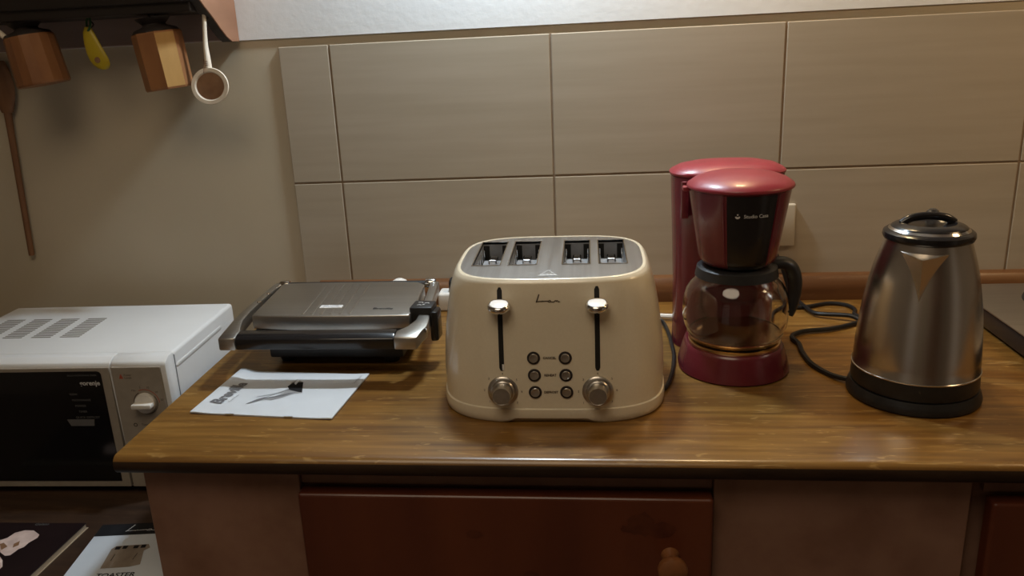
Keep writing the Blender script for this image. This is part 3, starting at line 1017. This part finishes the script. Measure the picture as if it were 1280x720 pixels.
# ================================================================== COFFEE MAKER
CX, CY = .8785, .284
cm = thing('coffee_maker', (CX, .34, 0), 'burgundy red drip coffee maker between the toaster and the kettle', 'coffee maker')
TCX, TCY = .8785, .392
secs = []
for z, a_, b_ in ((.0004, .0755, .054), (.02, .0748, .0535), (.10, .0752, .053), (.18, .0775, .053), (.24, .0798, .053), (.2615, .0802, .053)):
    secs.append([(x, y, z) for x, y in selli(a_, b_, 2.8, 56, TCX, TCY)])
tw = obj('water_tank', loft(secs), 'red', cm, 45)
secs = []
for z, k in ((.2615, 1.0), (.2632, 1.03), (.266, 1.035), (.269, 1.0), (.2745, .86), (.2785, .62), (.2805, .3)):
    secs.append([(x, y, z) for x, y in selli(.0802 * k, .053 * k, 2.5, 56, TCX, TCY)])
obj('tank_lid', loft(secs), 'red_lid', cm, 45)
# foot under the jug, running back under the tank
secs = []
for z, rr in ((.0004, .0745), (.002, .0765), (.010, .0752), (.034, .0682), (.0370, .0668), (.0388, .0648)):
    q = []
    for i in range(64):
        t = 2 * pi * i / 64
        q.append((CX + rr * cos(t), CY + rr * sin(t) + (max(0, sin(t)) ** .5) * .03, z))
    secs.append(q)
obj('foot', loft(secs), 'red', cm, 40)
obj('hot_plate', lathe([(0, .0384), (.0625, .0384), (.0632, .0395), (.0632, .0436), (.0622, .0442), (0, .0442)], 48, (CX, CY, 0)), 'hot_ring', cm, 40)
# filter housing
HP = [(.0, .1545), (.036, .1545), (.0455, .1565), (.0505, .1620), (.0525, .168), (.0585, .205), (.0640, .240), (.0672, .2605), (.0, .2605)]
fh = obj('filter_housing', lathe(HP, 64, (CX, CY, 0)), 'red', cm, 40)
obj('housing_neck', bx(CX - .043, CX + .043, CY + .02, TCY - .01, .170, .2600, .004), 'red', fh, 40)
LP = [(0, .2606), (.0676, .2606), (.0700, .2622), (.0704, .2640), (.0692, .2665), (.060, .2728), (.045, .2782), (.025, .2818), (.010, .2830), (0, .2832)]
lidm = obj('filter_lid', lathe(LP, 64, (CX + .0005, CY, 0)), 'red_lid', cm, 40)
obj('lid_tab', bx(CX - .0752, CX - .066, CY - .004, CY + .010, .2560, .2625, .002), 'red_lid', lidm, 40)
# black front band wrapping the cone, slightly proud
bm = bmesh.new()
rows = []
PB = [(.0455, .1562), (.0505, .1620), (.0525, .168), (.0585, .205), (.0640, .240), (.0668, .2590)]
N = 16
for r_, z in PB:
    rows.append([bm.verts.new((CX + (r_ + .0007) * sin(R(-23.5 + 58 * i / N)), CY - (r_ + .0007) * cos(R(-23.5 + 58 * i / N)), z)) for i in range(N + 1)])
for A, Bq in zip(rows, rows[1:]):
    for i in range(N):
        bm.faces.new((A[i], A[i + 1], Bq[i + 1], Bq[i]))
bb = obj('front_band', bm, 'black_gloss', fh, 50)
for ad in (-27.5, 37.5):
    bm = bmesh.new()
    tube([(CX + (r_ + .0001) * sin(R(ad)), CY - (r_ + .0001) * cos(R(ad)), z) for r_, z in PB[1:]], .0014, 6, 2, bm=bm)
    obj('band_ridge', bm, 'red', fh, 60)


def cone(c):
    """wrap flat (x=arc, y=height) print round the housing"""
    z = c.y
    r_ = interp([(p[1], p[0]) for p in PB], z)[0] + .0012
    th = c.x / r_
    return Vector((CX + r_ * sin(th), CY - r_ * cos(th), z))


text('lettering', 'Studio Casa', .0068, 'print_white', bb, Matrix.Translation((.0115, .2325, 0)), cone, .00005)
bm = bmesh.new()
for pts in ([(-.0125 + .0033 * cos(t), .2325 + .003 * sin(t)) for t in [pi + pi * i / 10 for i in range(11)]] + [(-.0110, .2332), (-.0125, .2318), (-.0140, .2332)],
            [(-.0125 + .0012 * cos(t), .2352 + .0010 * sin(t)) for t in [2 * pi * i / 8 for i in range(8)]]):
    bm.faces.new([bm.verts.new(cone(Vector((p[0], p[1], 0)))) for p in pts])
obj('logo', bm, 'print_white', bb)
obj('water_window', prism([(TCX - .0705, .205), (TCX - .0600, .205), (TCX - .0600, .259), (TCX - .0705, .259)], 'y', TCY - .0535, TCY - .045, .002, 2), 'red', tw, 40)
obj('power_cord', tube([(.955, .415, .02), (.975, .46, .008), (.99, .505, .004), (1.0162, .5265, .004), (1.0442, .534, .004), (1.0812, .5499, .004), (1.108, .541, .004), (1.1150, .5146, .004), (1.1071, .490, .0045), (1.12, .47, .004), (1.15, .478, .004), (1.17, .52, .004), (1.18, .56, .004)], .0032, 8), 'rubber', cm, 40)

# ---- glass jug (lifts out of the machine)
cj = thing('coffee_jug', (CX, CY, .0442), 'clear glass coffee jug with black collar on the coffee maker foot', 'jug')
Z0 = .0447
outer = [(.030, 0), (.0560, 0), (.0598, .0015), (.0612, .005), (.0655, .012), (.0700, .022), (.0722, .034), (.0722, .048), (.0706, .062), (.0672, .073), (.0612, .083), (.0558, .0895), (.0545, .0965)]
inner = [(r_ - .0022, z + (.0022 if i < 3 else 0)) for i, (r_, z) in enumerate(outer)][::-1]
prof = [(0, 0)] + outer + inner + [(0, .0024)]
obj('glass_body', lathe([(r_, z + Z0) for r_, z in prof], 56, (CX, CY, 0)), 'glass', cj, 60)
obj('metal_band', lathe([(.0604, .0022 + Z0), (.0612, .0022 + Z0), (.0660, .0100 + Z0), (.0652, .0100 + Z0)], 56, (CX, CY, 0)), 'hot_ring', cj, 60).data.transform(Matrix.Translation((0, 0, 0)))
obj('collar', lathe([(.0520, .1375), (.0562, .1375), (.0558, .1400), (.0548, .145), (.0540, .1500), (.0515, .1520), (.0, .1530)], 56, (CX, CY, 0)), 'black', cj, 40)
ha = R(10)
hd = Vector((cos(ha), sin(ha), 0))
hpts = [(.046, .146), (.060, .1500), (.0735, .1460), (.0815, .134), (.0845, .118), (.0840, .101), (.0815, .085), (.0780, .073)]
bm = bmesh.new()
path = catmull([Vector((CX, CY, z)) + hd * r_ for r_, z in hpts], 5)
side = Vector((-hd.y, hd.x, 0))
rings = []
for i, p in enumerate(path):
    t = (path[min(i + 1, len(path) - 1)] - path[max(i - 1, 0)]).normalized()
    nn = t.cross(side).normalized()
    k = i / (len(path) - 1)
    wd = .0105 + .0020 * sin(pi * k)
    tk = .0080 + .0030 * sin(pi * k) - .003 * k
    rings.append([p + side * (wd * cos(2 * pi * j / 14)) + nn * (tk * sin(2 * pi * j / 14)) for j in range(14)])
loft(rings, bm)
obj('handle', bm, 'black', cj, 40)

# ================================================================== KETTLE
KX, KY = 1.0905, .193
kb = thing('power_dock', (KX, KY, 0), 'round black power dock with cable beneath the steel kettle', 'power dock')
obj('dock', lathe([(0, .0004), (.0765, .0004), (.0795, .002), (.0800, .006), (.0785, .011), (.0760, .0170), (0, .0170)], 64, (KX, KY, 0)), 'black', kb, 40)
obj('power_cord', tube([(1.030, .215, .008), (1.0188, .2206, .0065), (1.002, .2424, .004), (.987, .2796, .004), (.9849, .3255, .004), (.988, .3600, .004), (.9840, .388, .0045), (.997, .404, .005), (1.0144, .413, .005), (1.0532, .4229, .0045), (1.0955, .4470, .0045), (1.106, .459, .005), (1.0955, .4685, .009), (1.08, .4753, .009), (1.0467, .4923, .006), (1.0386, .5215, .006), (1.032, .555, .008), (1.022, .5700, .02), (1.008, .572, .06), (.99, .572, .10), (.985, .580, .125)], .0036, 8), 'rubber', kb, 40)
kt = thing('kettle', (KX, KY, .017), 'brushed steel electric kettle with black lid ring at the right', 'kettle')
obj('plinth', lathe([(0, .0172), (.0725, .0172), (.0745, .0185), (.0755, .022), (.0748, .0400), (0, .0400)], 64, (KX, KY, 0)), 'black', kt, 40)
KP = [(.0750, .0400), (.0752, .0412), (.0742, .0430), (.0738, .055), (.0727, .072), (.0718, .085), (.0700, .105), (.0678, .124), (.0650, .140), (.0614, .160), (.0570, .178), (.0518, .195), (.0488, .204), (.0470, .2085)]
obj('body', lathe(KP, 72, (KX, KY, 0), cap=False), 'kettle_steel', kt, 40)
obj('bottom_trim', lathe([(.0748, .0398), (.0758, .0404), (.0758, .0416), (.0745, .0422)], 64, (KX, KY, 0), cap=False), 'chrome', kt, 60)
SA = R(-24)                         # spout faces the room, slightly left


def kp(ang, r_, z):
    return Vector((KX + r_ * sin(SA + ang), KY - r_ * cos(SA + ang), z))


def krad(z):
    return interp([(p[1], p[0]) for p in KP], z)[0]


bm = bmesh.new()
zS = .1985
Lp, Rp = kp(R(-36), krad(zS) - .001, zS), kp(R(36), krad(zS) - .001, zS)
Bp, Ap = kp(0, krad(.140) - .001, .140), kp(0, krad(zS) + .0235, zS - .002)
Cp = kp(0, krad(zS) - .003, zS)
vs = [bm.verts.new(p) for p in (Lp, Rp, Bp, Ap, Cp)]
for q in ((0, 3, 2), (1, 2, 3), (0, 4, 3), (4, 1, 3)):
    bm.faces.new([vs[i] for i in q])
bmesh.ops.subdivide_edges(bm, edges=bm.edges[:], cuts=3, use_grid_fill=True)
obj('spout', bm, 'kettle_steel', kt, 25)
obj('lid_ring', lathe([(.0462, .2070), (.0505, .2075), (.0520, .2110), (.0512, .2155), (.0480, .2180), (.0440, .2185), (.0430, .2100)], 64, (KX, KY, 0)), 'black_gloss', kt, 40)
ld = obj('lid', lathe([(.0442, .2150), (.0440, .2190), (.0420, .2225), (.0400, .2238), (.0340, .2262), (.0300, .2268), (.0280, .2240), (0, .2215)], 64, (KX, KY, 0)), 'black_gloss', kt, 40)
obj('lid_trim', lathe([(.0452, .2176), (.0458, .2188), (.0430, .2214), (.0424, .2206)], 64, (KX, KY, 0)), 'chrome', ld, 60)
bm = tube([(KX - .031, KY + .006, .2245), (KX - .020, KY + .006, .2310), (KX, KY + .006, .2335), (KX + .020, KY + .006, .2310), (KX + .031, KY + .006, .2245)], .005, 12, 5, flat=1.0)
obj('lid_grip', bm, 'black_gloss', ld, 40)
bh_ = Vector((sin(SA + pi), -cos(SA + pi), 0))
Kc = Vector((KX, KY, 0))
obj('hinge_button', lathe([(0, .0105), (.004, .0100), (.0072, .0075), (.0080, .003), (.0080, 0)], 20, (KX + bh_.x * .043, KY + bh_.y * .043, .2235)), 'black_gloss', kt, 40)
hp = [(.043, .2225), (.062, .2205), (.088, .205), (.099, .175), (.101, .135), (.095, .090), (.084, .058), (.0725, .050)]
obj('handle', tube([Kc + bh_ * r_ + Vector((0, 0, z)) for r_, z in hp], .009, 14, 6, rads=[.0085, .0095, .011, .0115, .0115, .011, .0105, .009], flat=1.15), 'black', kt, 40)

# ================================================================== HOB AT THE RIGHT EDGE
hb = thing('electric_hob', (1.5, .36, 0), 'portable steel topped hob with black sides at the right edge', 'hob')
obj('casing', bx(1.276, 1.74, .17, .542, .006, .0345, .002), 'black_gloss', hb, 40)
obj('steel_top', bx(1.274, 1.742, .168, .544, .0345, .0368, .0009), 'steel_grill', hb, 40)
for fx in (1.30, 1.71):
    for fy in (.20, .51):
        obj('foot', lathe([(.011, .0004), (.013, .007)], 14, (fx, fy, 0)), 'black', hb, 40)
for px, py, pr_ in ((1.428, .438, .078), (1.600, .30, .078)):
    pt = obj('hot_plate', lathe([(pr_ + .006, .0368), (pr_ + .005, .0395), (pr_, .0400), (pr_ - .001, .044), (pr_ - .004, .0462), (.02, .0462), (.018, .0452), (0, .0452)], 48, (px, py, 0)), 'black', hb, 40)
for kx in (1.40, 1.62):
    bm = lathe([(0, 0), (.016, 0), (.014, .014), (0, .015)], 24)
    bmesh.ops.transform(bm, matrix=Matrix.Translation((kx, .17, .020)) @ Matrix.Rotation(pi / 2, 4, 'X') @ Matrix.Scale(.8, 4), verts=bm.verts)
    obj('knob', bm, 'black', hb, 40)

# ================================================================== SHELF AND HANGING UTENSILS
sh = thing('spoon_shelf', (-.3, .56, .482), 'orange brown wall shelf with scrolled end bracket at the top left corner', 'shelf')
obj('back_board', bx(-.80, .056, .588, .6024, .4842, .70, .002), 'shelf_back', sh)
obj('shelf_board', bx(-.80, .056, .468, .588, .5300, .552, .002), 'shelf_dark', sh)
brk = [(.6024, .4820), (.5722, .4822), (.5530, .4900), (.5311, .5040), (.5130, .5170), (.4985, .5265), (.482, .5370), (.468, .5463), (.458, .556), (.452, .57), (.450, .60), (.455, .70), (.6024, .70)]
br_ = obj('bracket', prism(brk, 'x', .0715, .074, .0006, 1), 'shelf_wood', sh, 40)
obj('bracket_edge_shade', prism(brk, 'x', .056, .0715), 'shelf_dark', br_)  # same bracket wood, near-black to paint the shade on its curved front edge
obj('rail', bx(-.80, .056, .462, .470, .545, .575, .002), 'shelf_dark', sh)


def hook(x, y):
    obj('hook', tube([(x, y, .5345), (x, y, .527), (x + .005, y, .520), (x, y - .001, .515), (x - .004, y, .518)], .0012, 6, 4), 'dark_wood', sh, 60)


def mallet(x, y, zt_, zb_, rt_, rb_, tilt, lab, facets, pale):
    m = thing('wooden_mallet', (x, y, zb_), lab, 'utensil', 'wooden blocks hanging from the shelf')
    Mx = Matrix.Translation((x, y, zt_)) @ Matrix.Rotation(R(tilt), 4, 'Y')
    L = zt_ - zb_
    bm = bmesh.new()
    rg = []
    for z, k in ((0, .97), (-.003, 1.0), (-L + .003, 1.0), (-L, .96)):
        rr = (rt_ + (rb_ - rt_) * (-z / L)) * k
        rg.append([bm.verts.new(Mx @ Vector((rr * cos(2 * pi * (i + .5) / facets), rr * sin(2 * pi * (i + .5) / facets), z))) for i in range(facets)])
    for A, Bq in zip(rg, rg[1:]):
        for i in range(facets):
            bm.faces.new((A[i], A[(i + 1) % facets], Bq[(i + 1) % facets], Bq[i]))
    bm.faces.new(rg[0])
    bm.faces.new(rg[-1])
    bm.faces.ensure_lookup_table()
    if pale is not None:
        for i in pale:
            bm.faces[facets + i].material_index = 1  # listed facets take the paler wood colour
    obj('head', bm, None, m, 12, ['block_wood', 'block_wood_pale'])
    bm = lathe([(0, .0005), (rt_ * .93, .0005), (rt_ * .86, .005), (rt_ * .50, .010), (rt_ * .45, .013), (rt_ * .62, .019), (rt_ * .70, .023), (0, .0245)], 24)
    bmesh.ops.transform(bm, matrix=Mx, verts=bm.verts)
    obj('neck', bm, 'dark_wood', m, 40)
    top = Mx @ Vector((0, 0, .0235))
    obj('hanging_loop', tube([top, (top.x - .006, top.y, (top.z + .5345) / 2), (top.x, top.y, .5345), (top.x + .006, top.y, (top.z + .5345) / 2)], .0013, 6, 5, closed=True), 'dark_wood', m, 60)


mallet(-.247, .50, .507, .427, .0395, .0425, -8, 'round brown wooden block hanging leftmost under the shelf', 16, None)
mallet(-.0235, .50, .502, .411, .0400, .0385, -6, 'faceted wooden block with a pale face hanging beside the carved ladle', 8, (6,))

ps = tag(obj('wooden_stick', tube([(-.330, .480, .546), (-.298, .478, .5275), (-.272, .476, .506)], .0050, 8, 3), 'pale_wood', None, 60), 'pale thin wooden stick behind the leftmost hanging block', 'utensil')

# carved ladle
la = thing('carved_ladle', (.0595, .5, .41), 'pale carved wooden ladle with brown bowl hanging under the bracket', 'ladle')
bm = lathe([(.0, -.014), (.014, -.0125), (.024, -.006), (.0305, .003), (.0325, .0075), (.0315, .0092), (.0255, .0090), (.0235, .0062)], 40)
bmesh.ops.transform(bm, matrix=Matrix.Translation((.0590, .500, .4125)) @ Matrix.Rotation(R(84), 4, 'X') @ Matrix.Diagonal((1, .92, 1, 1)), verts=bm.verts)
obj('bowl', bm, 'pale_wood', la, 50)
bm = lathe([(.0237, .0064), (.019, .000), (.010, -.006), (0, -.0085)], 40)
bmesh.ops.transform(bm, matrix=Matrix.Translation((.0590, .500, .4125)) @ Matrix.Rotation(R(84), 4, 'X') @ Matrix.Diagonal((1, .92, 1, 1)), verts=bm.verts)
obj('bowl_hollow', bm, 'bowl_brown', la, 50)
obj('handle', tube([(.0575, .500, .440), (.0575, .501, .455), (.0570, .502, .475), (.0585, .5025, .497), (.0605, .503, .517), (.0610, .503, .530)], .004, 10, 4, rads=[.0068, .0062, .0050, .0042, .0040, .0036], flat=.8), 'pale_wood', la, 60)
bm = bmesh.new()
ribbon(bm, [(.0535, .4950, .456), (.0535, .4948, .449), (.0525, .4902, .437), (.053, .4905, .430)], .0010, (0, -1, 0))
for zz_ in (.4468, .4495, .4525):
    ribbon(bm, [(.0555, .4933, zz_), (.0605, .4933, zz_ + .0004)], .0009, (0, -1, 0))
obj('carving', bm, 'bowl_brown', la)

# yellow scoop
ys = thing('yellow_scoop', (-.135, .5, .448), 'yellow plastic scoop with green cord hanging between the wooden blocks', 'scoop')
sp = [(-.1385, .5165, .0050), (-.1380, .508, .0095), (-.1362, .498, .0120), (-.1335, .486, .0145), (-.1300, .474, .0165), (-.1265, .464, .0170), (-.1238, .456, .0150), (-.1222, .450, .0100), (-.1215, .4475, .004)]
bm = loft([[(x + hw * cos(2 * pi * q / 20), .498 + .0040 * sin(2 * pi * q / 20) - .004 * (hw / .017), z) for q in range(20)] for x, z, hw in sp])
obj('blade', bm, 'yellow', ys, 50)
bm = lathe([(.0046, .0012), (.0050, 0), (.0034, -.0002), (0, -.0010)], 20)
bmesh.ops.transform(bm, matrix=Matrix.Translation((-.1275, .4902, .4635)) @ Matrix.Rotation(R(90), 4, 'X'), verts=bm.verts)
obj('dimple', bm, 'bowl_brown', ys, 50)
obj('cord', tube([(-.1355, .4925, .5105), (-.1310, .494, .520), (-.1330, .498, .532), (-.1400, .500, .526), (-.1390, .4965, .514)], .0018, 6, 5, closed=True), 'green', ys, 60)

# old spoon against the wall
os_ = thing('wooden_spoon', (-.39, .59, .106), 'dark old wooden spoon with long handle on the beige wall at left', 'spoon')
bm = bmesh.new()
rg = []
for k in range(13):
    t = k / 12
    z = .4700 - .092 * t
    hw = .0215 * math.sin(pi * min(1, .08 + .80 * t)) ** .7
    cx_ = -.3775 - .006 * t
    rg.append([(cx_ + hw * cos(2 * pi * j / 14), .594 + .0062 * sin(2 * pi * j / 14), z) for j in range(14)])
loft(rg, bm)
obj('bowl', bm, 'spoon_wood', os_, 60)
obj('handle', tube([(-.3835, .595, .385), (-.3870, .5955, .33), (-.3930, .596, .22), (-.3995, .597, .1065)], .0055, 10, 4, rads=[.0075, .0062, .0058, .0055]), 'spoon_wood', os_, 60)
for hx, hy in ((-.247, .50), (-.0235, .50), (-.1365, .50), (.0612, .503)):
    hook(hx, hy + .004)
